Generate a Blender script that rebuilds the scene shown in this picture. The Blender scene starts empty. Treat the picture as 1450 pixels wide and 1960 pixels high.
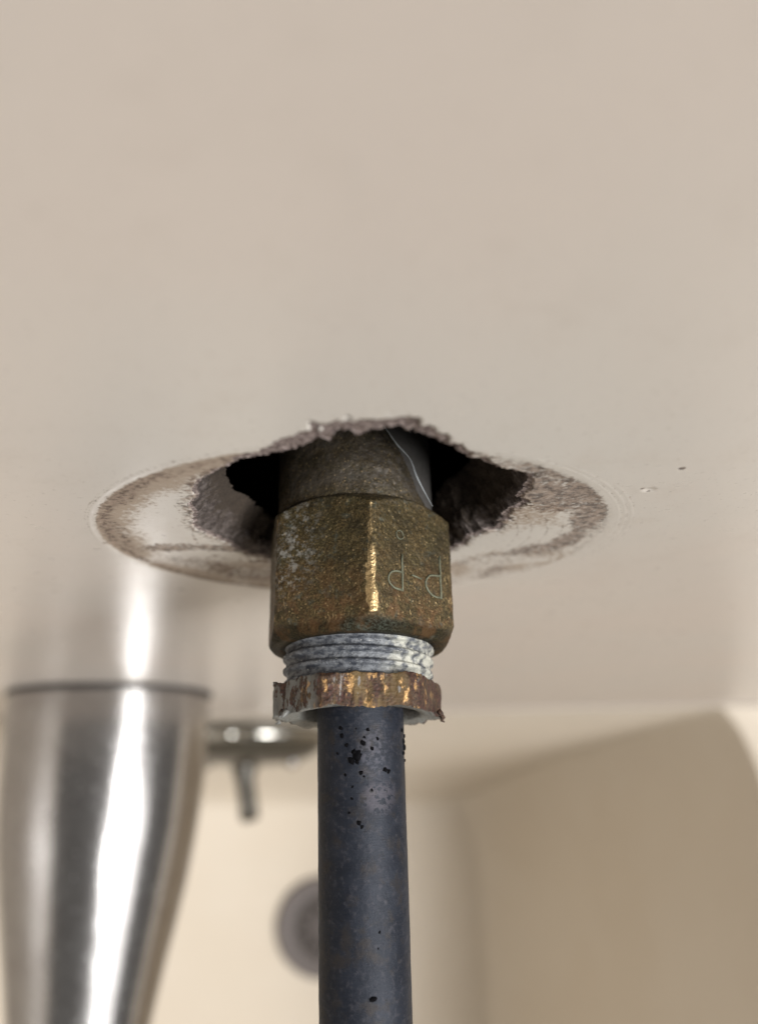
import bpy, bmesh, math, random
import numpy as np
from mathutils import Vector, Matrix, Euler
random.seed(4)
MM = 0.001
scene = bpy.context.scene
R = math.radians

# ------------------------------------------------------------------ camera
# The wall stands in the plane y = 0, the room is on its -y side, z is up.
cam_d = bpy.data.cameras.new('camera')
cam = bpy.data.objects.new('camera', cam_d)
scene.collection.objects.link(cam)
scene.camera = cam
TILT = math.atan(515/1600.0)
ROLL = R(1.1)
f_ = Vector((0, math.sin(TILT), -math.cos(TILT)))
u0 = Vector((0, math.cos(TILT), math.sin(TILT)))
r0 = Vector((1, 0, 0))
r_ = r0*math.cos(ROLL) - u0*math.sin(ROLL)
u_ = u0*math.cos(ROLL) + r0*math.sin(ROLL)
m = Matrix((r_, u_, -f_)).transposed().to_4x4()
m.translation = Vector((0, -28.0, 97.5))*MM
cam.matrix_world = m
cam_d.sensor_width = 36
cam_d.sensor_fit = 'AUTO'
cam_d.lens = 36*1600/1960.0
cam_d.clip_start = 0.003
cam_d.clip_end = 50
cam_d.dof.use_dof = True
cam_d.dof.focus_distance = 0.0885
cam_d.dof.aperture_fstop = 13.0

# ------------------------------------------------------------------ world, lamp, added fill, exposure
scene.view_settings.view_transform = 'Standard'
scene.view_settings.look = 'None'
scene.view_settings.gamma = 1
scene.view_settings.exposure = -0.12
world = bpy.data.worlds.new('World')
scene.world = world
world.use_nodes = True
bg = world.node_tree.nodes['Background']
bg.inputs[0].default_value = (0.85, 0.81, 0.76, 1)
bg.inputs[1].default_value = 0.19

def area(name, loc, target, sx, sy, power, color):
    d = bpy.data.lights.new(name, 'AREA')
    d.shape = 'RECTANGLE'; d.size = sx; d.size_y = sy; d.energy = power; d.color = color
    o = bpy.data.objects.new(name, d); scene.collection.objects.link(o)
    o.location = loc
    o.rotation_euler = (Vector(target)-Vector(loc)).to_track_quat('-Z', 'Y').to_euler()
    return o
area('room_lamp', (1.12, -0.62, 1.52), (0.0, -0.05, -0.1), 0.85, 0.8, 66, (1.0, 0.985, 0.965))
area('added_fill', (1.75, -0.8, 1.15), (0.0, -0.05, -0.1), 1.1, 0.9, 9, (1.0, 0.98, 0.96))  # added soft fill, no real source: widens the chrome stripe, lights the pipe's right

# ------------------------------------------------------------------ helpers
def noise3(p, seed=0):
    """value noise on an (n,3) array, range 0..1"""
    i = np.floor(p).astype(np.int64); f = p-i; f = f*f*(3-2*f)
    def h(ix, iy, iz):
        n = (ix*73856093) ^ (iy*19349663) ^ (iz*83492791) ^ (seed*2654435761 & 0x7fffffff)
        n = (n ^ (n >> 13)) & 0x7fffffff
        n = (n*1274126177) & 0x7fffffff
        n = (n ^ (n >> 16)) & 0xffffff
        n = (n*69069+1013904223) & 0xffffff
        return n/float(0xffffff)
    x0, y0, z0 = i[:, 0], i[:, 1], i[:, 2]
    c = 0
    for dx in (0, 1):
        wx = f[:, 0] if dx else 1-f[:, 0]
        for dy in (0, 1):
            wy = f[:, 1] if dy else 1-f[:, 1]
            for dz in (0, 1):
                wz = f[:, 2] if dz else 1-f[:, 2]
                c = c + wx*wy*wz*h(x0+dx, y0+dy, z0+dz)
    return c
def fbm(p, scale=1.0, octv=4, seed=0, gain=0.5):
    p = np.asarray(p, float)*scale; a = 1; s = 0; t = 0
    for k in range(octv):
        s = s + a*noise3(p+17.3*k, seed+k); t += a; a *= gain; p = p*2.03
    return s/t
def fbm1(x, y, z, **k):
    return float(fbm(np.array([[x, y, z]]), **k)[0])
def sstep(a, b, x):
    t = np.clip((x-a)/(b-a), 0, 1); return t*t*(3-2*t)

def link(name, verts, faces, mat, parent=None, smooth=True, scale=MM, matidx=None, attrs=None):
    me = bpy.data.meshes.new(name)
    v = np.asarray(verts, float)*scale
    me.from_pydata(v.tolist(), [], faces)
    mats = mat if isinstance(mat, (list, tuple)) else [mat]
    for q in mats: me.materials.append(q)
    if matidx is not None: me.polygons.foreach_set('material_index', matidx)
    me.polygons.foreach_set('use_smooth', [smooth]*len(me.polygons))
    if attrs:
        for an, col in attrs.items():
            a = me.color_attributes.new(an, 'FLOAT_COLOR', 'POINT')
            c = np.ones((len(v), 4)); c[:, :col.shape[1]] = col
            a.data.foreach_set('color', c.ravel())
    me.update()
    o = bpy.data.objects.new(name, me); scene.collection.objects.link(o)
    if parent: o.parent = parent
    return o
def tag(o, label=None, cat=None, group=None, kind=None):
    if label: o['label'] = label
    if cat: o['category'] = cat
    if group: o['group'] = group
    if kind: o['kind'] = kind
    return o
def empty(name, loc=(0, 0, 0)):
    o = bpy.data.objects.new(name, None); scene.collection.objects.link(o)
    o.location = Vector(loc)*MM; o.empty_display_size = 0.01
    return o
def grid_faces(nr, nc, wrap=True, flip=False):
    fs = []
    cc = nc if wrap else nc-1
    for i in range(nr-1):
        a = i*nc; b = a+nc
        for j in range(cc):
            k = (j+1) % nc
            fs.append((a+j, b+j, b+k, a+k) if flip else (a+j, a+k, b+k, b+j))
    return fs
def lathe_y(rows, nc, rfun=None, centre=(0, 0)):
    """rows: list of (y, radius); ring axis along y. rfun(phi, y, r) -> radius. phi=0 faces +z (up)"""
    vs = []
    for (y, r) in rows:
        for j in range(nc):
            p = 2*math.pi*j/nc
            rr = rfun(p, y, r) if rfun else r
            vs.append((centre[0]+rr*math.sin(p), y, centre[1]+rr*math.cos(p)))
    return vs
def tube(points, rad, n=8, taper=None):
    pts = [Vector(p) for p in points]; vs = []; fs = []
    for i, p in enumerate(pts):
        t = (pts[min(i+1, len(pts)-1)]-pts[max(i-1, 0)]).normalized()
        a = t.orthogonal().normalized()
        if i and True:
            a = (pa - t*pa.dot(t)).normalized()
        pa = a; b = t.cross(a)
        rr = rad*(taper[i] if taper else 1)
        for k in range(n):
            q = 2*math.pi*k/n
            vs.append(tuple(p+a*rr*math.cos(q)+b*rr*math.sin(q)))
    fs = grid_faces(len(pts), n)
    fs.append(tuple(range(n))[::-1]); fs.append(tuple((len(pts)-1)*n+k for k in range(n)))
    return vs, fs

# ------------------------------------------------------------------ material helpers
class NT:
    def __init__(s, name):
        s.m = bpy.data.materials.new(name); s.m.use_nodes = True
        s.t = s.m.node_tree; s.n = s.t.nodes; s.b = s.n['Principled BSDF']
        tc = s.n.new('ShaderNodeTexCoord')
        mp = s.n.new('ShaderNodeVectorMath'); mp.operation = 'SCALE'; mp.inputs['Scale'].default_value = 1000
        s.t.links.new(tc.outputs['Object'], mp.inputs[0]); s.co = mp.outputs[0]    # millimetres
    def L(s, a, b): s.t.links.new(a, b)
    def set(s, **k):
        for kk, v in k.items():
            i = s.b.inputs[kk.replace('_', ' ')]
            if hasattr(v, 'node'): s.L(v, i)
            else: i.default_value = v
    def map(s, scale=(1, 1, 1), loc=(0, 0, 0)):
        q = s.n.new('ShaderNodeMapping'); q.inputs['Scale'].default_value = scale; q.inputs['Location'].default_value = loc
        s.L(s.co, q.inputs[0]); return q.outputs[0]
    def noise(s, scale, detail=4, rough=0.55, vec=None, dist=0.0):
        q = s.n.new('ShaderNodeTexNoise'); q.inputs['Scale'].default_value = scale
        q.inputs['Detail'].default_value = detail; q.inputs['Roughness'].default_value = rough
        q.inputs['Distortion'].default_value = dist
        s.L(vec if vec is not None else s.co, q.inputs['Vector']); return q.outputs[0]
    def voro(s, scale, feature='F1', vec=None, out=0):
        q = s.n.new('ShaderNodeTexVoronoi'); q.inputs['Scale'].default_value = scale; q.feature = feature
        s.L(vec if vec is not None else s.co, q.inputs['Vector']); return q.outputs[out]
    def ramp(s, x, a, b, inv=False):
        q = s.n.new('ShaderNodeMapRange'); q.interpolation_type = 'SMOOTHSTEP'
        q.inputs[1].default_value = a; q.inputs[2].default_value = b
        if inv: q.inputs[3].default_value = 1; q.inputs[4].default_value = 0
        s.L(x, q.inputs[0]); return q.outputs[0]
    def lin(s, x, a, b, c, d):
        q = s.n.new('ShaderNodeMapRange')
        for i, v in enumerate((a, b, c, d)): q.inputs[i+1].default_value = v
        s.L(x, q.inputs[0]); return q.outputs[0]
    def math(s, op, a, b=0.0):
        q = s.n.new('ShaderNodeMath'); q.operation = op; q.use_clamp = False
        for i, v in enumerate((a, b)):
            if hasattr(v, 'node'): s.L(v, q.inputs[i])
            else: q.inputs[i].default_value = v
        return q.outputs[0]
    def mul(s, a, b): return s.math('MULTIPLY', a, b)
    def mix(s, fac, a, b):
        q = s.n.new('ShaderNodeMix'); q.data_type = 'RGBA'
        for i, v in ((0, fac), (6, a), (7, b)):
            if hasattr(v, 'node'): s.L(v, q.inputs[i])
            elif isinstance(v, (int, float)): q.inputs[i].default_value = v
            else: q.inputs[i].default_value = (*v[:3], 1)
        return q.outputs[2]
    def xyz(s):
        q = s.n.new('ShaderNodeSeparateXYZ'); s.L(s.co, q.inputs[0]); return q.outputs
    def attr(s, name):
        q = s.n.new('ShaderNodeVertexColor'); q.layer_name = name
        c = s.n.new('ShaderNodeSeparateColor'); s.L(q.outputs[0], c.inputs[0]); return c.outputs
    def bump(s, h, dist, strength=1.0, prev=None):
        q = s.n.new('ShaderNodeBump'); q.inputs['Distance'].default_value = dist*MM; q.inputs['Strength'].default_value = strength
        s.L(h, q.inputs['Height'])
        if prev is not None: s.L(prev, q.inputs['Normal'])
        s.L(q.outputs[0], s.b.inputs['Normal']); return q.outputs[0]
    def blob(s, c, r, soft=0.5):
        """soft mask around the point c (mm) with radii r"""
        q = s.map(scale=tuple(1/a for a in r), loc=tuple(-cc/a for cc, a in zip(c, r)))
        v = s.n.new('ShaderNodeVectorMath'); v.operation = 'LENGTH'; s.L(q, v.inputs[0])
        return s.ramp(v.outputs['Value'], 1-soft, 1+soft, inv=True)

WALLC = (0.40, 0.36, 0.31)
def wall_mat():
    t = NT('aged_acrylic_surround'); a = t.attr('marks')
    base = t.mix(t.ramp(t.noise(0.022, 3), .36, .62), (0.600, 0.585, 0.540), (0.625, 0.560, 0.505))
    base = t.mix(t.mul(t.blob((3, 0, 12), (34, 20, 34), .55), .55), t.mix(t.ramp(t.noise(0.022, 3), .36, .62), (0.650, 0.588, 0.535), (0.640, 0.590, 0.540)), (0.622, 0.622, 0.590))  # colour cast of the light put into the base: grey at the hole, peach around
    base = t.mix(t.mul(t.ramp(t.noise(0.11, 6, .7), .50, .72), .22), base, (0.50, 0.44, 0.385))
    sc_ = t.noise(.35, 5, .7, vec=t.map(scale=(1, 1, .25), loc=(2, 0, 9)))
    base = t.mix(t.mul(t.ramp(sc_, .60, .72), .12), base, (0.60, 0.58, 0.54))
    fine = t.noise(1.6, 6, .65)
    fine2 = t.noise(5.0, 4, .6)
    # r: dark grime, g: tan stain, b: exposed porous core
    tan = t.ramp(t.math('ADD', a[1], t.lin(fine, .3, .7, -.30, .30)), .25, .75)
    c = t.mix(t.mul(tan, .9), base, (0.36, 0.285, 0.22))
    gr = t.ramp(t.math('ADD', a[0], t.lin(fine, .3, .7, -.42, .42)), .14, .78)
    gcol = t.mix(t.ramp(t.noise(.9, 6, .7, vec=t.map(loc=(5, 0, 8))), .36, .62), (0.060, 0.040, 0.032), (0.34, 0.265, 0.215))
    c = t.mix(t.mul(gr, .86), c, gcol)
    core = t.ramp(t.math('ADD', a[2], t.lin(fine2, 0, 1, -.25, .25)), .35, .6)
    v = t.ramp(t.noise(2.2, 5, .7), .38, .66)
    corec = t.mix(v, (0.10, 0.075, 0.07), (0.38, 0.32, 0.30))
    c = t.mix(core, c, corec)
    # tiny dark specks
    sp = t.ramp(t.voro(.42), .03, .06, inv=True)
    spm = t.ramp(t.noise(.06, 2), .52, .60)
    c = t.mix(t.mul(t.mul(sp, spm), .55), c, (0.16, 0.11, 0.08))
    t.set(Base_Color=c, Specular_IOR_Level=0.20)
    ro = t.math('ADD', t.lin(t.noise(.25, 4), 0, 1, .24, .34), t.mul(t.math('MAXIMUM', t.math('MAXIMUM', gr, core), t.mul(a[1], .6)), .55))
    t.set(Roughness=ro)
    h = t.math('ADD', t.mul(t.noise(.05, 2), .25), t.mul(t.mul(fine2, t.math('MAXIMUM', gr, core)), .25))
    t.bump(h, .35, .6)
    return t.m
def core_mat(name, dark, light, b=0.6):
    t = NT(name)
    n = t.noise(1.1, 8, .72); n2 = t.noise(3.5, 6, .7)
    c = t.mix(t.ramp(n, .36, .66), dark, light)
    c = t.mix(t.ramp(n2, .60, .72), c, tuple(min(1, x*2.1+.03) for x in light))
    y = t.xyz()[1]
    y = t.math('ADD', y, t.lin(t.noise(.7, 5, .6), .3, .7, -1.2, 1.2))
    c = t.mix(t.ramp(y, .8, 2.6), c, t.mix(n2, (0.022, 0.016, 0.012), (0.115, 0.085, 0.062)))  # less light deep in the hole, put into the colour as a darker inner layer
    t.set(Base_Color=c, Roughness=.95)
    t.bump(n2, b, 1.0)
    return t.m
def brass_mat():
    t = NT('weathered_brass'); a = t.attr('wear'); X, Y, Z = t.xyz()
    n1 = t.noise(.5, 5, .6); n2 = t.noise(4.6, 4, .7)
    c = t.mix(t.ramp(n1, .35, .65), (0.120, 0.094, 0.042), (0.150, 0.104, 0.045))
    c = t.mix(t.ramp(n2, .38, .66, inv=True), c, (0.045, 0.035, 0.018))
    # browner towards the open end
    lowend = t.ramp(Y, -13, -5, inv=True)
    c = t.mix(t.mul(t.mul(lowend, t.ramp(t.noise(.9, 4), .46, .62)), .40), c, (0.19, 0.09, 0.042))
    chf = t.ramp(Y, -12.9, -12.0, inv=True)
    c = t.mix(t.mul(chf, .92), c, t.mix(t.ramp(n2, .4, .7), (0.010, 0.009, 0.006), t.mix(t.blob((1.5, -13, 10), (3.5, 2.5, 5)), (0.035, 0.030, 0.016), (0.050, 0.062, 0.052))))  # dark green tone, plus shade of the outward-facing chamfer put into the colour
    g = t.noise(.8, 5, .6, vec=t.map(loc=(9, 3, 1)))
    c = t.mix(t.mul(t.ramp(g, .56, .70), .55), c, (0.085, 0.10, 0.085))
    gr = t.mul(t.ramp(Y, .5, 4), .68)
    c = t.mix(t.mul(gr, t.lin(t.noise(.9, 4, .6), .35, .6, .4, 1)), c, (0.125, 0.108, 0.092))
    # lime deposits on the left face
    pa = t.noise(.28, 6, .68, vec=t.map(loc=(3, 5, 0)))
    c = t.mix(t.mul(t.ramp(pa, .48, .62), .62), c, (0.036, 0.029, 0.016))
    pb = t.noise(.42, 5, .65, vec=t.map(scale=(1, .55, 1), loc=(13, 5, 4)))
    c = t.mix(t.mul(t.mul(t.ramp(pb, .45, .68), t.ramp(Y, -3, -8)), .40), c, (0.125, 0.062, 0.026))
    lime = t.mul(t.blob((-7.5, -3.0, 8), (3.2, 5.5, 9), .6), t.ramp(t.noise(1.1, 9, .80), .49, .59))
    c = t.mix(t.mul(lime, .8), c, (0.34, 0.33, 0.30))
    lime2 = t.mul(t.blob((3.5, 5.0, 8), (4.5, 4, 8), .6), t.ramp(t.noise(1.7, 6, .7), .48, .66))
    c = t.mix(t.mul(lime2, .45), c, (0.24, 0.22, 0.20))
    # bright bare metal: fine sparkles and worn ridge
    spk = t.mul(t.ramp(t.voro(2.3), .17, .30, inv=True), t.ramp(t.noise(1.5, 3), .44, .60))
    str_ = t.mul(t.ramp(t.noise(3.0, 3, .6, vec=t.map(scale=(1.5, .28, 1.5), loc=(4, 0, 2))), .62, .70), lowend)
    wr = t.mul(t.ramp(t.math('ADD', a[0], t.lin(t.noise(1.0, 6, .7, vec=t.map(scale=(1, .35, 1))), .28, .72, -.48, .48)), .42, .70), .85)
    bare = t.math('MAXIMUM', t.mul(t.math('MAXIMUM', t.mul(spk, .32), t.mul(str_, .5)), t.ramp(Y, -12.9, -11.6)), wr)
    c = t.mix(bare, c, (0.80, 0.58, 0.30))
    t.set(Base_Color=c, Metallic=t.mul(t.math('ADD', .55, t.mul(bare, .4)), t.lin(Y, -12.9, -12.1, .1, 1)), Roughness=t.math('SUBTRACT', .52, t.mul(bare, .22)), Specular_IOR_Level=t.lin(Y, -12.9, -12.1, .05, .4))
    b1 = t.bump(n2, .055, 1.0)
    t.bump(t.noise(1.6, 4, .6), .22, .8, b1)
    return t.m
def zinc_mat():
    t = NT('zinc_thread'); X, Y, Z = t.xyz()
    vec = t.map(scale=(1, 1.8, 1))
    n = t.noise(1.1, 6, .65, vec=vec); n2 = t.noise(4, 4, .6)
    c = t.mix(t.ramp(n, .38, .62), (0.040, 0.046, 0.060), (0.17, 0.182, 0.20))
    c = t.mix(t.ramp(n2, .60, .70), c, (0.03, 0.03, 0.035))
    wh = t.mul(t.ramp(X, 1.8, 5.6), t.ramp(t.noise(.9, 6, .6, vec=t.map(loc=(3, 7, 1))), .38, .62))
    c = t.mix(wh, c, (0.52, 0.52, 0.46))
    sp = t.ramp(t.noise(3.2, 4, .7, vec=t.map(loc=(30, 2, 5))), .62, .70)
    c = t.mix(t.mul(sp, .8), c, (0.52, 0.52, 0.50))
    t.set(Base_Color=c, Metallic=.25, Roughness=.55)
    t.bump(n2, .12, 1.0)
    return t.m
def nut_mat():
    t = NT('chewed_packing_nut'); a = t.attr('wear'); X, Y, Z = t.xyz()
    n = t.noise(1.0, 6, .65); n2 = t.noise(3.5, 5, .65)
    c = t.mix(t.ramp(n, .38, .62), (0.075, 0.030, 0.024), (0.085, 0.050, 0.028))
    c = t.mix(t.ramp(n2, .42, .62), c, (0.030, 0.018, 0.013))
    fc = t.noise(.35, 4, .6, vec=t.map(scale=(1, .3, 1), loc=(6, 0, 1)))
    c = t.mix(t.mul(t.mul(t.ramp(fc, .42, .56), t.blob((0, -19, 9), (5.5, 4, 9), .3)), .85), c, (0.14, 0.092, 0.034))
    st = t.noise(1.15, 5, .6, vec=t.map(scale=(1, .22, 1), loc=(2.3, 0, 0)), dist=.4)
    gm = t.mul(t.ramp(X, 4.0, -2.0), 1)
    left = t.ramp(X, -4.6, -3.6, inv=True)
    drip = t.ramp(t.math('ADD', t.noise(.8, 6, .68, vec=t.map(scale=(1, .45, 1), loc=(2.3, 0, 0))), t.lin(Y, -21, -17.5, .08, -.03)), .49, .51)
    c = t.mix(t.mul(t.mul(drip, left), .9), c, (0.21, 0.215, 0.205))
    mid = t.blob((1.8, -19, 9), (8.2, 3.2, 9), .18)
    gold = t.mul(t.ramp(t.noise(1.0, 5, .62, vec=t.map(scale=(.8, .5, .8), loc=(7, 1, 0))), .55, .64), mid)
    gold = t.mul(gold, t.lin(n2, .35, .65, .25, 1))
    gold = t.math('MAXIMUM', gold, t.ramp(t.math('ADD', a[0], t.lin(n2, 0, 1, -.5, .5)), .50, .64))
    c = t.mix(gold, c, (0.70, 0.43, 0.19))
    gy = t.mul(t.ramp(t.noise(1.3, 5, .6, vec=t.map(scale=(1.2, .4, 1), loc=(21, 1, 0))), .62, .68), mid)
    c = t.mix(t.mul(gy, .8), c, (0.26, 0.25, 0.24))
    # cleaner grey end face
    c = t.mix(a[1], c, t.mix(t.ramp(n2, .4, .7), (0.23, 0.235, 0.22), (0.12, 0.12, 0.11)))
    t.set(Base_Color=c, Metallic=t.math('ADD', .25, t.mul(gold, .7)), Roughness=t.math('SUBTRACT', .55, t.mul(gold, .25)))
    b1 = t.bump(n2, .12, 1.0)
    t.bump(st, .18, .8, b1)
    return t.m
def pipe_mat():
    t = NT('tarnished_stem_pipe'); X, Y, Z = t.xyz()
    n = t.noise(.35, 5, .6); n2 = t.noise(1.4, 6, .7)
    c = t.mix(t.ramp(n, .35, .65), (0.006, 0.0095, 0.0185), (0.013, 0.0175, 0.029))
    c = t.mix(t.ramp(n2, .50, .70), c, (0.038, 0.039, 0.050))
    c = t.mix(t.ramp(t.noise(.45, 4, .6, vec=t.map(loc=(8, 2, 3))), .50, .68), c, (0.022, 0.020, 0.022))
    pt = t.mul(t.blob((1.9, -29.5, 4), (1.7, 1.6, 6), .4), t.ramp(t.noise(1.6, 4, .6), .44, .50))
    c = t.mix(t.mul(pt, .5), c, (0.085, 0.078, 0.095))
    pt = t.mul(t.blob((1.4, -25, 4), (1.6, 2.5, 6), .6), t.ramp(t.noise(1.9, 5, .65, vec=t.map(loc=(3, 3, 3))), .45, .6))
    c = t.mix(t.mul(pt, .45), c, (0.09, 0.09, 0.115))
    st = t.noise(1.1, 4, .65, vec=t.map(scale=(.4, 5.0, .4)))
    c = t.mix(t.mul(t.ramp(st, .55, .75), .35), c, (0.022, 0.022, 0.026))
    fl = t.ramp(t.noise(2.6, 4, .6, vec=t.map(loc=(1, 9, 2))), .655, .69)
    c = t.mix(t.mul(fl, .85), c, (0.008, 0.008, 0.010))
    t.set(Base_Color=c, Metallic=.35, Roughness=t.lin(n2, 0, 1, .50, .68))
    b1 = t.bump(n2, .10, .8)
    t.bump(st, .05, .8, b1)
    return t.m
def simple(name, col, rough=.6, metal=0.0, nscale=.5, var=.25, bump=0.05):
    t = NT(name); n = t.noise(nscale, 5, .6)
    t.set(Base_Color=t.mix(n, tuple(x*(1-var) for x in col), tuple(min(1, x*(1+var)) for x in col)), Roughness=rough, Metallic=metal)
    if name == 'black_flake': t.set(Specular_IOR_Level=.08)
    if bump: t.bump(n, bump, .6)
    return t.m
def chrome_mat():
    t = NT('satin_chrome')
    n = t.noise(.12, 5, .6); n2 = t.noise(.5, 5, .7)
    c = t.mix(t.ramp(n, .35, .7), (0.50, 0.49, 0.485), (0.45, 0.435, 0.43))
    c = t.mix(t.mul(t.ramp(n2, .56, .70), .25), c, (0.42, 0.42, 0.45))
    t.set(Base_Color=c, Metallic=1.0, Roughness=t.math('ADD', .20, t.mul(t.ramp(n2, .5, .75), .12)))
    t.bump(t.noise(.03, 2), .6, .5)
    return t.m
def tub_mat():
    t = NT('almond_tub_enamel')
    n = t.noise(.012, 4, .6)
    c = t.mix(t.ramp(n, .35, .65), (0.66, 0.60, 0.515), (0.64, 0.575, 0.485))
    t.set(Base_Color=c, Roughness=.42)
    t.bump(t.noise(.02, 2), .4, .4)
    return t.m
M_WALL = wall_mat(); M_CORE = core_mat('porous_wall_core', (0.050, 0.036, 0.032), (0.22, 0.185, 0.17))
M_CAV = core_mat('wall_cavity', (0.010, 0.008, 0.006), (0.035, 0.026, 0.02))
M_BRASS = brass_mat(); M_ZINC = zinc_mat(); M_NUT = nut_mat(); M_PIPE = pipe_mat()
M_CHROME = chrome_mat(); M_TUB = tub_mat()
M_REFL = simple('dark_reflection_chrome', (0.055, 0.048, 0.036), .30, .2, .1, .3, 0)  # chrome with its dark reflections put into the base colour
M_RIM = simple('dim_chrome', (0.42, 0.41, 0.38), .12, 1.0, .1, .2, 0)
M_SUP = simple('grey_supply_pipe', (0.11, 0.104, 0.098), .6, .3, 1.5, .35)
M_BLACK = simple('black_flake', (0.003, 0.003, 0.004), .8, 0, 3, .3, .1)
M_GASKET = simple('dark_gasket', (0.02, 0.018, 0.017), .5)
M_LETTER = simple('verdigris_letter', (0.16, 0.165, 0.115), .6, .4, 3.0, .45, .15)
M_FIBRE = simple('white_fibre', (0.30, 0.32, 0.33), .5, 0, 2, .3, 0)
M_DRAIN = simple('dull_drain_metal', (0.135, 0.120, 0.118), .6, .0, .3, .2, .1)
M_DARK = simple('drain_opening', (0.075, 0.066, 0.062), .8)
M_FLOOR = simple('bathroom_floor', (0.50, 0.44, 0.37), .5, 0, .02, .1)

# ------------------------------------------------------------------ the wall with its broken hole
RC = (-3.0, 0.0)        # circle left by the escutcheon
PC = (-2.5, 6.0)                   # pole of the mesh
hole = [(-18.8, 16.1), (-16.8, 20.7), (-13.8, 24.4), (-12.1, 26.2), (-9.1, 27.4), (-6.1, 28.6), (-4.6, 29.6), (-3.2, 30.8),
        (-0.9, 32.0), (0.8, 32.6), (1.8, 32.6), (3.3, 31.4), (5.5, 29.4), (7.1, 27.4), (8.5, 25.8), (10.8, 23.6), (13.2, 21.6),
        (14.9, 18.9), (14.6, 15.8), (14.8, 12.3), (13.8, 7.7), (13.1, 3.7), (11.1, -0.6), (8.8, -5.7), (4, -9.8), (-1.9, -11.1),
        (-8, -11.0), (-14.2, -9.3), (-17.0, -6.2), (-18.4, 0.3), (-19.9, 3.8), (-20.0, 9.9)]
hp = np.array(hole)-PC
ha = np.arctan2(hp[:, 1], hp[:, 0]); hr = np.hypot(hp[:, 0], hp[:, 1]); o_ = np.argsort(ha)
ha = ha[o_]; hr = hr[o_]
NA = 1200
phi = np.linspace(-math.pi, math.pi, NA, endpoint=False)
r_in = np.interp(phi, ha, hr, period=2*math.pi)
cs, sn = np.cos(phi), np.sin(phi)
ring3 = np.c_[cs*20, sn*20, np.zeros(NA)]
top = np.exp(-((phi-R(91))/R(19))**2)           # strongly broken upper edge
jag = (fbm(ring3, .30, 6, 3, .62)-.5)
jag2 = (fbm(ring3, 1.3, 4, 9, .6)-.5)
rgt = np.exp(-((phi-R(20))/R(70))**2)
r_in = r_in + jag*(2.2+2.5*rgt+1.0*top) + jag2*(.7+1.6*top)
r_in = r_in + np.maximum(0, jag2*3)*top
ker = np.ones(61)/61
r_smooth = np.convolve(np.r_[r_in[-30:], r_in, r_in[:30]], ker, mode='valid')-.25
# rings
NS = 190
s = np.linspace(0, 1, NS)
r_out = np.full(NA, 47.0)
rad = r_in[None, :] + (r_out-r_in)[None, :]*(s[:, None]**1.25)
# outer rings to the rectangle
XL, XR, ZB, ZT = -330.0, 300.0, -262.0, 260.0
rect = np.minimum(np.where(cs > 0, (XR-PC[0])/np.maximum(cs, 1e-6), (PC[0]-XL)/np.maximum(-cs, 1e-6)),
                  np.where(sn > 0, (ZT-PC[1])/np.maximum(sn, 1e-6), (PC[1]-ZB)/np.maximum(-sn, 1e-6)))
extra = [r_out+(rect-r_out)*t for t in (.03, .08, .15, .25, .4, .6, .8, 1.0)]
rad = np.vstack([rad, np.array(extra)])
x = PC[0]+rad*cs; z = PC[1]+rad*sn
X = x.ravel(); Z = z.ravel()
P3 = np.c_[X, Z, np.zeros(len(X))]
d = np.hypot(X-RC[0], Z-RC[1]); th = np.arctan2(Z-RC[1], X-RC[0])
edge = (rad-r_in[None, :]).ravel()             # distance from the broken edge
TOP = np.tile(top, rad.shape[0]); RGT = np.tile(np.exp(-((phi-R(25))/R(38))**2), rad.shape[0])
nA = fbm(P3, .22, 5, 21); nB = fbm(P3, .8, 5, 22, .6); nC = fbm(P3, 2.6, 3, 23, .6); nD = fbm(P3, .10, 4, 24)
inside = sstep(30.6, 29.5, d)
y = np.zeros(len(X))
# chipped bevel at the edge (top wide, elsewhere narrow)
cw = .55+3.6*TOP+.35*RGT
cw = cw*(.30+1.4*nB)
chip = sstep(1.0, 0.0, edge/np.maximum(cw, .1))
y += chip*.12*(.6+.8*nC)
y += sstep(1.0, .82, edge/np.maximum(cw, .1))*(.16+.18*TOP+.06*RGT)*(.5+1.0*nB)
y += sstep(1.6, 0, edge)*(nC-.5)*.5*(.4+.6*TOP)
# residue ring, a low lip with lumps and a slight recess inside it
lip = np.exp(-((d-29.7-.5*(nA-.5))/.5)**2)
y -= lip*(.03+.12*(nB-.3))
y += inside*.10
y += inside*(nC-.5)*.05*sstep(18, 28, d)
# grime maps ----------------------------------------------------------
def E(cx, cz, rx, rz, ang=0.0, soft=.35):
    a = R(ang); u = (X-cx)*math.cos(a)+(Z-cz)*math.sin(a); v = -(X-cx)*math.sin(a)+(Z-cz)*math.cos(a)
    q = np.hypot(u/rx, v/rz)+(nA-.5)*.7+(nB-.5)*.35
    return sstep(1+soft, 1-soft, q)
leftside = sstep(3, -12, X)
rightside = 1-leftside
grime = np.zeros(len(X)); tan = np.zeros(len(X))
line = np.exp(-((d-29.0-.8*(nA-.5))/.7)**2)
grime = np.maximum(grime, line*(.48+.45*nB)*(.6+.4*leftside))
tan = np.maximum(tan, sstep(22.5, 29, d+3*(nA-.5))*inside*(.80+.4*nD)*leftside)
tan = np.maximum(tan, E(-14, 27, 9, 2.6, 25)*.75)
grime = np.maximum(grime, E(-13.5, 25.2, 4.5, 1.0, 38, .6)*.55)
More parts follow.
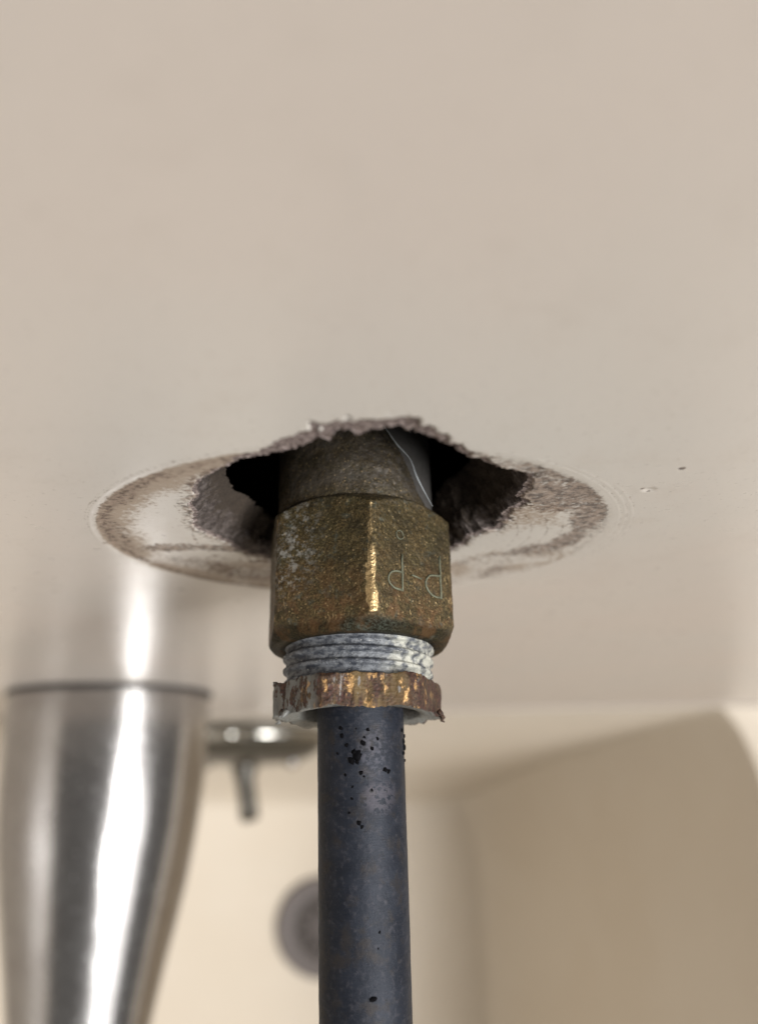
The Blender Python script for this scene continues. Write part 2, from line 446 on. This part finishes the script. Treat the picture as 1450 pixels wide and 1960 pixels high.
for (cx, cz, rx, rz, an, g) in [(-25, -2.6, 4.6, 1.7, 0, .55), (-20.6, -3.4, 2.6, 1.3, -15, .6), (-18, -16, 7.5, 4.5, -38, .50), (-24, -11, 5, 2.2, -50, .38), (-19, -8.3, 3.2, 1.2, -35, .42),
                                (11.5, 25.5, 4.8, 1.7, -38, .46), (17, 21.5, 4.2, 2.6, -35, .50), (21.5, 15.5, 3.4, 4.2, -20, .60), (16.8, 15.5, 3.4, 2.6, -10, .62), (19.6, 10.8, 3.5, 2.0, 0, .52),
                                (23.6, 7, 2.0, 6.5, 8, .60), (23.4, -1.5, 2.0, 5.0, -14, .58), (20.5, -7.5, 3.0, 3.4, 35, .52), (15.5, -11.5, 5.5, 2.6, 32, .46), (13.0, -19.5, 6.5, 3.0, 30, .45),
                                (-30.6, 6, 1.2, 9, 0, .45), (-26.6, 17, 1.4, 5, -38, .50), (-20, 23.4, 4, 1.0, 32, .42), (-8, -24, 9, 4.5, -15, .42), (2, -25.5, 9, 4.5, 10, .42)]:
    grime = np.maximum(grime, E(cx, cz, rx*1.12, rz*1.15, an)*g*(1.3 if cx > 8 else 1.12))
tan = np.maximum(tan, E(19, 14, 9, 13, -10, .4)*.62)
tan = np.maximum(tan, E(16, -14, 11, 7, 35, .4)*.66)
tan = np.maximum(tan, E(-15, -19, 14, 7, -35, .4)*.72)
gap = sstep(.56, .70, fbm(P3, .16, 4, 51))
grime *= 1-.55*gap*sstep(.5, 2.5, edge); tan *= 1-.5*sstep(.50, .66, fbm(P3, .13, 4, 52))
for (cx, cz, rx, rz, an, g) in [(21.5, 16.5, 2.2, 3.4, -25, .95), (-25.5, -3.2, 4.2, 1.3, 0, .8), (14.5, 18.5, 2.2, 2.6, 0, .95), (17.6, 13.2, 2.4, 1.6, -10, .85), (12.5, 3.0, 1.6, 2.2, 30, .8), (22.6, 10.5, 1.6, 2.6, 0, .85), (23.8, 1.5, 1.1, 2.4, 0, .8), (-19.6, 12, 1.5, 3.0, 0, .75), (-18.6, -3.5, 1.8, 1.6, 0, .75), (-15.5, -10.3, 2.0, 1.0, -20, .7)]:
    grime = np.maximum(grime, E(cx, cz, rx, rz, an, .7)*g)
grime *= sstep(30.5, 29.4, d)
tan *= sstep(30.6, 29.4, d)
# grime gathered by the hole, scratches left by turning the plate
grime = np.maximum(grime, sstep(1.6+2.2*nA, .2, edge)*.62)
def arc(r, a0, a1, w, sx=0, sz=0):
    dd = np.hypot(X-RC[0]-sx, Z-RC[1]-sz); aa = np.degrees(np.arctan2(Z-RC[1]-sz, X-RC[0]-sx))
    return np.exp(-((dd-r)/w)**2)*sstep(a0-6, a0, aa)*sstep(a1+6, a1, aa)
for (r, a0, a1, g) in [(22.2, -35, 25, .42), (20.4, -30, 30, .40), (18.8, -28, 20, .38), (24.0, -40, 10, .4)]:
    grime = np.maximum(grime, arc(r, a0, a1, .16, .8, -.6)*g*(.6+.8*nB))
grime = np.maximum(grime, arc(19.2, 150, 180, .2, 0, 0)*.5*(.5+nB))
grime = np.maximum(grime, arc(19.2, -180, -150, .2, 0, 0)*.5*(.5+nB))
scr = np.zeros(len(X))
for (r, a0, a1) in [(30.9, -30, 60), (31.6, -15, 45), (32.3, -25, 30), (30.5, 95, 172), (30.8, 120, 160), (30.5, -172, -120)]:
    scr = np.maximum(scr, arc(r, a0, a1, .10)*(.4+nB))
    grime = np.maximum(grime, arc(r+.22, a0, a1, .12)*.34*(.4+nB))
y -= scr*.022
core = sstep(1.0, .75, edge/np.maximum(cw, .1))*(.62+.38*np.maximum(TOP, .5*RGT))*(.75+.45*nB)
core = np.maximum(core, sstep(.5, 0, edge)*.9)
for (cx, cz, rr, g) in [(29.1, 22.3, .32, 1.0), (-33.2, .4, .30, .8), (26.9, 16.6, .22, .5), (27.9, 15.6, .2, .5)]:
    grime = np.maximum(grime, sstep(rr*1.6, rr*.6, np.hypot(X-cx, Z-cz))*g)
y += sstep(.9, .2, np.hypot(X-27.8, Z-16.2))*.12
V = np.c_[X, y, Z]
nr = rad.shape[0]
F = grid_faces(nr, NA, True)
nfront = len(F)
# broken thickness of the wall going back from the edge
V0 = V[:NA]
back = []
Kb = 30
shrink = 1.2+2.6*np.exp(-((np.abs(phi)-R(175))/R(38))**2)+1.6*np.exp(-((phi-R(-15))/R(50))**2)+1.4*np.exp(-((phi-R(-90))/R(50))**2)-1.2*top
depth = 4.6+4.0*rgt
for k in range(1, Kb+1):
    q = k/Kb
    pr = np.c_[cs*r_in, depth*q*1.0, sn*r_in]
    rough = (fbm(pr, .40, 4, 40, .55)-.5)*2.6*min(1, q*5)+(fbm(pr, 1.8, 3, 41, .6)-.5)*.6*min(1, q*6)
    rr = r_in*(1-min(1, q*6))+r_smooth*min(1, q*6)-shrink*(q**.75)+rough
    if k == Kb: rr = rr+5
    back.append(np.c_[PC[0]+rr*cs, V0[:, 1]*(1-q)+depth*q+.2, PC[1]+rr*sn])
nb = len(V)
V = np.vstack([V]+back)
prev = list(range(NA))
for k in range(Kb):
    cur = [nb+k*NA+j for j in range(NA)]
    for j in range(NA):
        j2 = (j+1) % NA
        F.append((cur[j], cur[j2], prev[j2], prev[j]))
    prev = cur
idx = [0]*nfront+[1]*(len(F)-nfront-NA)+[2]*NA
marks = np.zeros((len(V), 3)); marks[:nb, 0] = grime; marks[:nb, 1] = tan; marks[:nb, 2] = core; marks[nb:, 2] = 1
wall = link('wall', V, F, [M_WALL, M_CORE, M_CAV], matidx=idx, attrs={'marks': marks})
tag(wall, kind='structure')
# cavity behind: a closed recess of old backing, open to the front
def box_open(x0, x1, y0, y1, z0, z1):
    vs = [(x0, y0, z0), (x1, y0, z0), (x1, y0, z1), (x0, y0, z1), (x0, y1, z0), (x1, y1, z0), (x1, y1, z1), (x0, y1, z1)]
    fs = [(4, 5, 6, 7), (0, 1, 5, 4), (1, 2, 6, 5), (2, 3, 7, 6), (3, 0, 4, 7)]
    return vs, fs
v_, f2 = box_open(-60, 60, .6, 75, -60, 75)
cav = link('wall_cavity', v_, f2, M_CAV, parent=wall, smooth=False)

# ------------------------------------------------------------------ shower valve with stem
AX = -2.7
valve = empty('shower_valve', (AX, 0, 0))
valve.rotation_euler = (R(-4.0), 0, 0)
tag(valve, 'corroded brass valve fitting with dark stem pipe coming out of the broken wall hole', 'valve')
# grey supply body behind the brass
v_ = lathe_y([(y_, 9.15) for y_ in np.linspace(-1, 70, 24)], 96)
o = link('supply_pipe', v_, grid_faces(24, 96, flip=True), M_SUP, valve)
# brass neck: cast shoulder leaning over the supply pipe, its right flank cut away in a curve
rows = []; nv = []
NC = 180
NY = 70
for i in range(NY):
    t = i/(NY-1)
    yy = 0.2+t*17
    for j in range(NC):
        p = 2*math.pi*j/NC
        cut = 9.4
        # right flank falls away as it goes deeper
        xl = 9.4 - 1.5*sstep(0, .22, t) - 9.3*max(0, (t-.10))**1.3
        xx = 9.4*math.sin(p); zz = 9.4*math.cos(p)
        if xx > xl:
            zz = (zz*max(0, 1-(xx-xl)*.35))
            xx = xl+(xx-xl)*.12
        n = fbm1(xx*1.0, yy, zz, scale=.5, octv=3, seed=5)-.5
        rr = 1+n*.035
        nv.append((xx*rr-.15, yy, zz*rr))
o = link('neck', nv, grid_faces(NY, NC, flip=True), M_BRASS, valve, attrs={'wear': np.zeros((len(nv), 3))})
# hexagonal body, chamfered both ends
A0 = R(10.5); RH = 11.55
def hexr(p, RHX, a0, rnd=0.0):
    q = (p-a0) % (math.pi/3)
    r = RHX*math.cos(math.pi/6)/math.cos(q-math.pi/6)
    return r
NCH = 540
ys = [1.9, 1.85]+list(np.linspace(1.6, -13.4, 110))+[-13.6, -13.7]
hv = []; wear = []
def low_(v): return min(1, max(0, (1.0-v)/10.0))
for yy in ys:
    P_ = []
    for j in range(NCH):
        p = 2*math.pi*j/NCH
        r = hexr(p, RH, A0)
        q = ((p-A0+math.pi/6) % (math.pi/3))-math.pi/6     # angle from the ridge
        # chamfer cones
        conet = 9.7+max(0, (1.9-yy))*1.15
        coneb = 9.85+max(0, (yy+13.7))*.88
        if p < .1 or p > 5.9 or p < .3: pass
        rr = min(r, conet, coneb)
        # rounded ridge
        rr = min(rr, RH-.16)
        P_.append((p, yy, rr, q))
    for (p, yy_, rr, q) in P_:
        hv.append((rr*math.sin(p), yy_, rr*math.cos(p)))
        e = math.exp(-(abs(q+.02)*RH/(.34+.36*low_(yy_)))**2)
        low = low_(yy_)
        k = 0.0
        if abs(((p-A0+math.pi) % (2*math.pi))-math.pi) < .2: k = .40+.42*low
        else: k = .34
        if yy_ > 0.2 or yy_ < -12.1: k *= .2
        wear.append((e*k, 0, 0))
hv = np.array(hv); pr = hv.copy()
n_ = (fbm(pr, .4, 3, 61, .5)-.5)*.18+(fbm(pr, 2.2, 3, 62, .6)-.5)*.11
rad_ = np.hypot(hv[:, 0], hv[:, 2]); k_ = 1+n_/rad_
hv[:, 0] *= k_; hv[:, 2] *= k_
wear = np.array(wear)
fs = grid_faces(len(ys), NCH, flip=False)
# end faces with the bores
n0 = len(hv)
def ring(r, yy, nc=NCH): return np.array([(r*math.sin(2*math.pi*j/nc), yy, r*math.cos(2*math.pi*j/nc)) for j in range(nc)])
hv = np.vstack([hv, ring(8.3, -13.75), ring(8.3, -12.0)]); wear = np.vstack([wear, np.zeros((2*NCH, 3))])
last = (len(ys)-1)*NCH
for j in range(NCH):
    k = (j+1) % NCH
    fs.append((last+j, last+k, n0+k, n0+j)); fs.append((n0+j, n0+k, n0+NCH+k, n0+NCH+j))
hv = np.vstack([hv, ring(8.0, 1.95)]); wear = np.vstack([wear, np.zeros((NCH, 3))])
b0 = n0+2*NCH
for j in range(NCH):
    k = (j+1) % NCH
    fs.append((b0+j, b0+k, k, j))
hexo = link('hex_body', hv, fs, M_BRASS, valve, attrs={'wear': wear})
for p_ in hexo.data.polygons: pass
# raised letters P-P, upside down, cast on the right hand face
fa = A0+math.pi/6                      # face normal angle
ap = RH*math.cos(math.pi/6)
nrm = Vector((math.sin(fa), 0, math.cos(fa))); tx = Vector((math.cos(fa), 0, -math.sin(fa)))
def onface(u, y_): return tuple(nrm*(ap+.10)+tx*u-nrm*.03+Vector((0, y_, 0)))
def stroke(name, pts, r):
    v, f = tube([onface(*p) for p in pts], r, 6)
    v = np.array(v); v += ((fbm(v, 2.5, 2, 77)-.5)*.12)[:, None]
    return link(name, v, f, M_LETTER, hexo)
def letterP(u, y0, w, h, name='stamped_letter'):
    # P turned half round: stem on the right, bowl at lower left
    stem = [(u, y0+h*t) for t in np.linspace(0, 1, 8)]
    bowl = [(u, y0+h*.03)]+[(u-w*.35-w*.65*math.sin(a), y0+h*.27-h*.25*math.cos(a)) for a in np.linspace(0, math.pi, 10)]+[(u+.0, y0+h*.53)]
    v1, f1 = tube([onface(*p) for p in stem], .125, 6); v2, f2_ = tube([onface(*p) for p in bowl], .125, 6)
    v = np.vstack([v1, v2]); f = f1+[tuple(i+len(v1) for i in q) for q in f2_]
    v += ((fbm(v, 2.2, 2, 77)-.5)*.16)[:, None]
    link(name, v, f, M_LETTER, hexo)
letterP(-1.9, -9.3, 2.0, 4.1)
letterP(3.8, -9.2, 2.3, 5.0)
stroke('stamped_dash', [(-.5, -7.2), (.9, -7.4)], .11)
stroke('stamped_ring', [(-2.1+.55*math.cos(a), -2.9+.5*math.sin(a)) for a in np.linspace(0, 2*math.pi, 16)], .055)

# threaded sleeve
rows = []
for i in range(90):
    t = i/89; yy = -12.2-t*7.0
    rows.append((yy, 8.75-.40*t))
def thr(p, yy, r):
    ph = (yy+13.0)/1.42 + p/(2*math.pi)
    q = ph-math.floor(ph)
    w = abs(q-.5)*2
    w = min(1, max(0, (w-.18)/.5))
    w = w*w*(3-2*w)
    return r-.42*w
vs = np.array(lathe_y(rows, 320, thr))
n_ = (fbm(vs, .9, 4, 71, .6)-.5)*.28; rad_ = np.hypot(vs[:, 0], vs[:, 2]); k_ = 1+n_/rad_; vs[:, 0] *= k_; vs[:, 2] *= k_
link('threaded_sleeve', vs, grid_faces(90, 320), M_ZINC, valve)

# packing nut, chewed by a wrench
A1 = R(-21.0); RN = 9.95
ys = list(np.linspace(-17.8, -21.3, 40))
NN = 480
vs = []; wear = []
for i, yy in enumerate(ys):
    for j in range(NN):
        p = 2*math.pi*j/NN
        r = min(hexr(p, RN, A1), RN-.35, 9.05+max(0, -17.8-yy)*.6+.25)
        q = ((p-A1+math.pi/6) % (math.pi/3))-math.pi/6
        vs.append((r*math.sin(p), yy, r*math.cos(p)))
        wear.append((math.exp(-(q*RN/.6)**2)*.42, 0, 0))
vs = np.array(vs); wear = np.array(wear)
st = np.c_[vs[:, 0], vs[:, 1]*.25, vs[:, 2]]
n_ = (fbm(st, .8, 3, 81, .55)-.5)*.7+(fbm(vs, 2.2, 3, 82, .6)-.5)*.16
rad_ = np.hypot(vs[:, 0], vs[:, 2]); k_ = 1+n_/rad_; vs[:, 0] *= k_; vs[:, 2] *= k_
# ragged lower and upper lips
tt = np.repeat(np.linspace(0, 1, len(ys)), NN)
pr = np.c_[vs[:, 0], np.zeros(len(vs)), vs[:, 2]]
rag = (fbm(pr, 1.1, 4, 83, .65)-.5)
vs[:, 1] += -rag*.8*tt**5 + (fbm(pr, 1.0, 4, 84, .6)-.5)*.6*(1-tt)**5
n0 = len(vs)
low = vs[-NN:].copy()
def scaled(rowv, r, yy, mixr):
    a = rowv.copy(); rr = np.hypot(a[:, 0], a[:, 2]); k = (rr*(1-mixr)+r*mixr)/rr
    a[:, 0] *= k; a[:, 2] *= k; a[:, 1] = a[:, 1]*(1-mixr)+yy*mixr; return a
r1 = scaled(low, 7.0, -21.1, .25); r2 = scaled(low, 7.0, -21.0, .7); r3 = scaled(low, 6.85, -21.0, 1); r4 = scaled(low, 6.6, -18.5, 1)
topr = vs[:NN].copy(); t1 = scaled(topr, 7.9, -18.2, 1)
V2 = np.vstack([vs, r1, r2, r3, r4, t1])
w2 = np.zeros((NN*5, 3)); w2[:3*NN, 1] = 1
wear = np.vstack([wear, w2])
fs = grid_faces(len(ys), NN)
rowi = [(len(ys)-1)*NN, n0, n0+NN, n0+2*NN, n0+3*NN]
for a, b in zip(rowi[:-1], rowi[1:]):
    for j in range(NN):
        k = (j+1) % NN; fs.append((a+j, a+k, b+k, b+j))
for j in range(NN):
    k = (j+1) % NN; fs.append((n0+4*NN+j, n0+4*NN+k, k, j))
nut = link('packing_nut', V2, fs, M_NUT, valve, attrs={'wear': wear})
# curled burrs torn from the lips of the nut
for i, (p, yy, L_) in enumerate([(-1.62, -17.7, 1.0), (-1.35, -17.8, .6), (-1.05, -21.4, .8), (-.95, -21.5, .9), (1.55, -21.5, 1.0), (1.3, -21.4, .5), (-1.75, -21.2, .7)]):
    r = 9.4; base = Vector((r*math.sin(p), yy, r*math.cos(p)))
    out = Vector((math.sin(p), 0, math.cos(p)))
    sgn = 1 if yy > -18 else -1
    pts = [base-out*.3-Vector((0, sgn*.4, 0)), base, base+Vector((.25*math.cos(i), sgn*.3*L_, 0)), base+Vector((-.1, sgn*.45*L_, 0))+out*.25*L_]
    v, f = tube(pts, .34, 6, [1, .9, .6, .2])
    link('burr', v, f, M_NUT, nut, attrs={'wear': np.zeros((len(v), 3))})

# stem pipe
stem_rows = [(-14+i*(-106)/119.0, 4.85) for i in range(120)]
vs = np.array(lathe_y(stem_rows, 128))
n_ = (fbm(vs, .35, 4, 91, .6)-.5)*.12; rad_ = np.hypot(vs[:, 0], vs[:, 2]); vs[:, 0] *= 1+n_/rad_; vs[:, 2] *= 1+n_/rad_
fs = grid_faces(120, 128); fs.append(tuple(119*128+k for k in range(128)))
stem = link('stem_pipe', vs, fs, M_PIPE, valve)
TL = R(7.0)
stem.location = Vector((.05, 0, 1.6))*MM
stem.rotation_euler = (TL, 0, R(.3))
stem.location.z -= 0
# black flakes stuck to the stem
flk = [(-.35, -22.5, .16), (-1.4, -24.2, .35), (.35, -24.0, .50), (-.2, -25.3, .62), (-.9, -25.8, .50), (-.3, -26.0, .3), (-1.55, -27.2, .28), (.4, -27.4, .18), (-.8, -28.4, .18), (-.9, -29.6, .2),
       (2.6, -26.8, .42), (3.0, -27.0, .3), (-.2, -32.0, .36), (.1, -32.4, .25), (4.6, -22.8, .32), (4.75, -24.0, .40), (4.8, -24.6, .45), (4.7, -25.2, .32), (.9, -48.5, .42),
       (1.7, -42.5, .2), (.5, -23.4, .2), (-2.0, -22.4, .3), (1.5, -44, .15), (-1.9, -23.2, .3), (.9, -22.6, .35), (1.3, -24.6, .3), (-.6, -24.9, .45), (1.9, -23.6, .25), (.1, -27.0, .3), (-2.4, -25.0, .2), (4.85, -23.4, .35), (4.85, -26.0, .25), (1.2, -28.8, .18), (-1.2, -31.0, .22)]
for i, (fx, fy, fr) in enumerate(flk):
    bm = bmesh.new(); bmesh.ops.create_icosphere(bm, subdivisions=2, radius=1)
    vv = np.array([v.co[:] for v in bm.verts]); ff = [tuple(v.index for v in q.verts) for q in bm.faces]; bm.free()
    n_ = fbm(vv+i*5.1, 1.4, 3, 5, .7)*1.5+.1
    fr *= 0.88
    vv = vv*n_[:, None]*np.array([fr*.8, fr*(.7+.5*random.random()), fr*.5])
    a = random.random()*3; c_, s_ = math.cos(a), math.sin(a)
    vv[:, :2] = np.c_[vv[:, 0]*c_-vv[:, 1]*s_, vv[:, 0]*s_+vv[:, 1]*c_]
    fx = max(-4.83, min(4.83, fx)); an = math.asin(fx/4.86)
    q = np.c_[vv[:, 0]*math.cos(an)+vv[:, 2]*math.sin(an), vv[:, 1], -vv[:, 0]*math.sin(an)+vv[:, 2]*math.cos(an)]
    q += np.array([4.88*math.sin(an), fy, 4.88*math.cos(an)])
    link('black_flake', q, ff, M_BLACK, stem, smooth=False)

# ------------------------------------------------------------------ two pale fibres hanging over the neck
def spline(pts, n=24):
    P = [Vector(p) for p in pts]; out = []
    P = [P[0]]+P+[P[-1]]
    for i in range(1, len(P)-2):
        for k in range(n):
            t = k/n
            out.append(.5*((2*P[i])+(-P[i-1]+P[i+1])*t+(2*P[i-1]-5*P[i]+4*P[i+1]-P[i+2])*t*t+(-P[i-1]+3*P[i]-3*P[i+1]+P[i+2])*t**3))
    out.append(P[-2]); return out
def fibre(name, pts, r, taper, label):
    pts = [(a, b, max(c, math.sqrt(9.55**2-a*a)+.1)) for a, b, c in pts]
    pp = spline(pts); tp = [np.interp(i/(len(pp)-1), np.linspace(0, 1, len(taper)), taper) for i in range(len(pp))]
    v, f = tube(pp, r, 6, tp)
    tag(link(name, v, f, M_FIBRE), label, 'fibre')
fibre('pale_fibre', [(-1.0, 12.6, 10.4), (.8, 10.4, 9.9), (2.2, 8.4, 8.9), (3.6, 6.8, 7.9), (4.3, 4.8, 7.5), (5.2, 3.0, 7.6), (6.0, 1.3, 8.2)], .085, [.4, 1.0, 1.3, .7, 1.7, 1.0, .4],
      'thick pale fibre hanging from the broken upper edge down over the brass neck')
fibre('pale_fibre', [(-.3, 13.0, 9.5), (1.2, 12.4, 10.0), (2.6, 11.4, 9.6), (3.8, 10.0, 8.8)], .05, [.5, 1, 1, .5],
      'thin pale hair curving to the right of the thicker fibre above the brass neck')

# ------------------------------------------------------------------ tub
ZR = -262.0; ZF = -560.0
def rrect(x0, x1, y0, y1, r, n=14):
    """rounded rectangle, y0 is the wall side (larger y)"""
    pts = []
    for (cx, cy, a) in ((x1-r, y0-r, 90), (x1-r, y1+r, 0), (x0+r, y1+r, -90), (x0+r, y0-r, -180)):
        for k in range(n):
            b = R(a-90*k/(n-1))
            pts.append((cx+r*math.cos(b), cy+r*math.sin(b)))
    return pts
def basin(x0, xc, y0, y1, r, n=14):
    pts = rrect(x0, xc+14, y0, y1, r, n)
    off = [(-16, 0), (-8, 0), (-3.2, 0), (-1.2, -.25), (0, -1.2), (1.0, -2.6), (2.6, -4.8), (4.4, -7.6), (6.0, -11), (7.6, -15), (9.2, -20), (10.8, -26), (12.4, -35), (14, -52)]
    for k in range(n): pts[k] = (xc+off[k][0], y0+off[k][1])
    return pts
lv = []
# outer skirt, deck, then basin down to the floor
prof = [  # x0, x1, y0, y1, r, z
    (-325, 232, 0.0, -1450, 4, -640), (-325, 232, 0.0, -1450, 4, ZR-8), (-325, 230, 0.0, -1448, 6, ZR-2), (-325, 226, 0, -1444, 8, ZR),
    ]
prof2 = [(-300, 143.5, -.3, -1400, 22, ZR), (-297, 142.6, -.5, -1396, 21, ZR-.8), (-296, 142, -.9, -1394, 20, ZR-2.5), (-294, 140.5, -1.4, -1392, 20, ZR-8)]
vs = []
rings = []
for (x0, x1, y0, y1, r, zz) in prof: rings.append([(px, py, zz) for px, py in rrect(x0, x1, y0, y1, r)])
for (x0, x1, y0, y1, r, zz) in prof2: rings.append([(px, py, zz) for px, py in basin(x0, x1, y0, y1, r)])
NB = 60
for i in range(1, NB+1):
    t = math.sin(math.pi/2*i/NB)
    # side slope straight, then a fillet into the floor
    zz = (ZR-8)+(ZF-ZR+8)*t
    e = 1-math.sqrt(max(0, 1-max(0, (t-.66)/.34)**2))
    x1 = 140.5-60*t-30*e; x0 = -294+62*t+42*e
    y0 = -1.4-29*t-16*e; y1 = -1392+180*t+60*e
    rings.append([(px, py, zz) for px, py in basin(x0, x1, y0, y1, 20+6*t+12*e)])
nc = len(rings[0])
for rg in rings: vs += rg
fs = grid_faces(len(rings), nc, flip=False)
base = len(vs)-nc
vs.append(((150.5-104-294+104)/2, -650, ZF-2)); c = len(vs)-1
for j in range(nc): fs.append((base+j, base+(j+1) % nc, c))
tub = link('bathtub', vs, fs, M_TUB)
tag(tub, 'almond coloured bathtub below the shower wall with sloping sides', 'bathtub')
# caulk joint between wall and tub
v_, f2 = tube([(-320, -.2, ZR+.6), (0, -.2, ZR+.6), (229, -.2, ZR+.6)], .9, 10)
ck = link('caulk_joint', v_, f2, simple('old_caulk', (0.34, 0.30, 0.26), .6))
tag(ck, 'thin line of old caulk between the wall and the bathtub rim', 'caulk')

# overflow plate with trip lever
ovx, ovz = -63.0, -310.0
ov = empty('overflow_plate', (ovx, -5, ovz))
tag(ov, 'round chrome overflow plate with trip lever on the end wall of the tub', 'overflow plate')
rows = [(1, 36), (-2, 36.2), (-4.5, 35.2), (-8.5, 33.5), (-12, 28), (-14, 20), (-14.8, 12), (-15, 4), (-15, .5)]
link('plate', lathe_y(rows, 64), grid_faces(len(rows), 64), M_REFL, ov)
v_, f2 = tube([(-1, -13, 2), (-1.5, -16, 3), (-1, -21, 3.5), (.5, -30, 3.5), (1.5, -38, 3), (1.8, -39.5, 3)], 5.2, 20, [1.5, 1.15, .85, .8, .85, .5])
link('lever', v_, f2, M_REFL, ov)
def dome(name, c, r, mat, par):
    bm = bmesh.new(); bmesh.ops.create_uvsphere(bm, u_segments=24, v_segments=14, radius=r)
    v = np.array([q.co[:] for q in bm.verts])+np.array(c); f = [tuple(q.index for q in w.verts) for w in bm.faces]; bm.free()
    return link(name, v, f, mat, par)
v_, f2 = tube([(34.5*math.sin(2*math.pi*k/48), -2.5, 34.5*math.cos(2*math.pi*k/48)) for k in range(49)], 2.6, 12)
link('rim', v_, f2, M_RIM, ov)
for sg in (-1, 1): dome('screw_head', (20*sg, -13.2, 0), 3.4, M_CHROME, ov)

# floor drain
dr = empty('tub_drain', (-46, -126, ZF+1.3))
tag(dr, 'round dull metal drain strainer in the tub floor', 'drain')
def lathe_z(rows, n=64):
    return [(r*math.cos(2*math.pi*j/n), r*math.sin(2*math.pi*j/n), zz) for zz, r in rows for j in range(n)]
rows = [(-1, 33.5), (1.2, 33), (2.6, 31), (2.8, 28), (2.2, 22), (1.6, 20.5), (.8, 20)]
link('flange', lathe_z(rows), grid_faces(len(rows), 64, flip=True), M_DRAIN, dr)
# strainer: hub, ring bars and spokes over a dark opening
rows = [(-.6, 20.2), (-.8, 10), (-.8, .3)]
link('drain_well', lathe_z(rows), grid_faces(3, 64, flip=True), M_DARK, dr)
for k in range(10):
    a = R(36*k+12)
    v_, f2 = tube([(5*math.cos(a), 5*math.sin(a), .9), (20.5*math.cos(a), 20.5*math.sin(a), 1.0)], 1.5, 8)
    link('strainer_bar', v_, f2, M_DRAIN, dr)
rows = [(.2, 7), (1.8, 6.6), (2.2, 3), (2.2, .3)]
link('strainer_hub', lathe_z(rows, 32), grid_faces(4, 32, flip=True), M_DRAIN, dr)

# ------------------------------------------------------------------ tub spout
sx, sz = -85.5, -172.0
sp = empty('tub_spout', (sx, 0, sz))
tag(sp, 'satin chrome tapered tub spout on the wall at the left', 'spout')
prof = [(-1.6, 30.0), (-3, 30.4), (-8, 30.5), (-16, 30.3), (-28, 29.8), (-42, 28.7), (-56, 26.4), (-70, 23.7), (-85, 20.8), (-100, 18.2), (-115, 16.6), (-128, 15.2), (-136, 13.5), (-141, 10), (-143.5, 5), (-144, .4)]
py = [p[0] for p in prof][::-1]; pr_ = [p[1] for p in prof][::-1]
yy = np.r_[np.linspace(-1.6, -128, 70), np.linspace(-129, -144, 24)]
rows = [(q, float(np.interp(q, py, pr_))) for q in yy]
# smooth the radii once
rs = np.array([r for _, r in rows])
for _ in range(6): rs[1:-1] = (rs[:-2]+2*rs[1:-1]+rs[2:])/4
vs = []
for (q, _), r in zip(rows, rs):
    for j in range(128):
        p = 2*math.pi*j/128
        a = abs(math.sin(p))**(.93)*math.copysign(1, math.sin(p)); b = abs(math.cos(p))**(.93)*math.copysign(1, math.cos(p))
        drop = -.0006*q*q*.35
        vs.append((r*a+.014*q, q, r*b*1.0+drop*-1))
link('spout_body', vs, grid_faces(len(rows), 128), M_CHROME, sp)
rows = [(0, 30.0), (0, 30.9), (-.8, 31.1), (-1.5, 30.8), (-1.5, 29)]
link('gasket', lathe_y(rows, 96), grid_faces(5, 96), M_GASKET, sp)
v_, f2 = tube([(0, -124, -6), (0, -125, -16), (0, -125, -24)], 11.5, 32, [1, 1, 1.05])
link('outlet', v_, f2, M_CHROME, sp)

# ------------------------------------------------------------------ what lies beyond the tub
v = [(-330, 0, ZR), (-330, -1450, ZR), (-330, -1450, 900), (-330, 0, 900)]
def slab(name, x0, x1, y0, y1, z0, z1, mat):
    vs = [(a, b, c) for a in (x0, x1) for b in (y0, y1) for c in (z0, z1)]
    fs = [(0, 1, 3, 2), (4, 6, 7, 5), (0, 4, 5, 1), (2, 3, 7, 6), (0, 2, 6, 4), (1, 5, 7, 3)]
    return link(name, vs, fs, mat, smooth=False)
sw = slab('side_wall', -350, -331, -1450, 12, ZR-400, 260, simple('side_wall_acrylic', WALLC, .25, 0, .03, .03))
tag(sw, kind='structure')
fl = slab('floor', -1200, 1600, -2200, 60, -660, -641, M_FLOOR)
tag(fl, kind='structure')
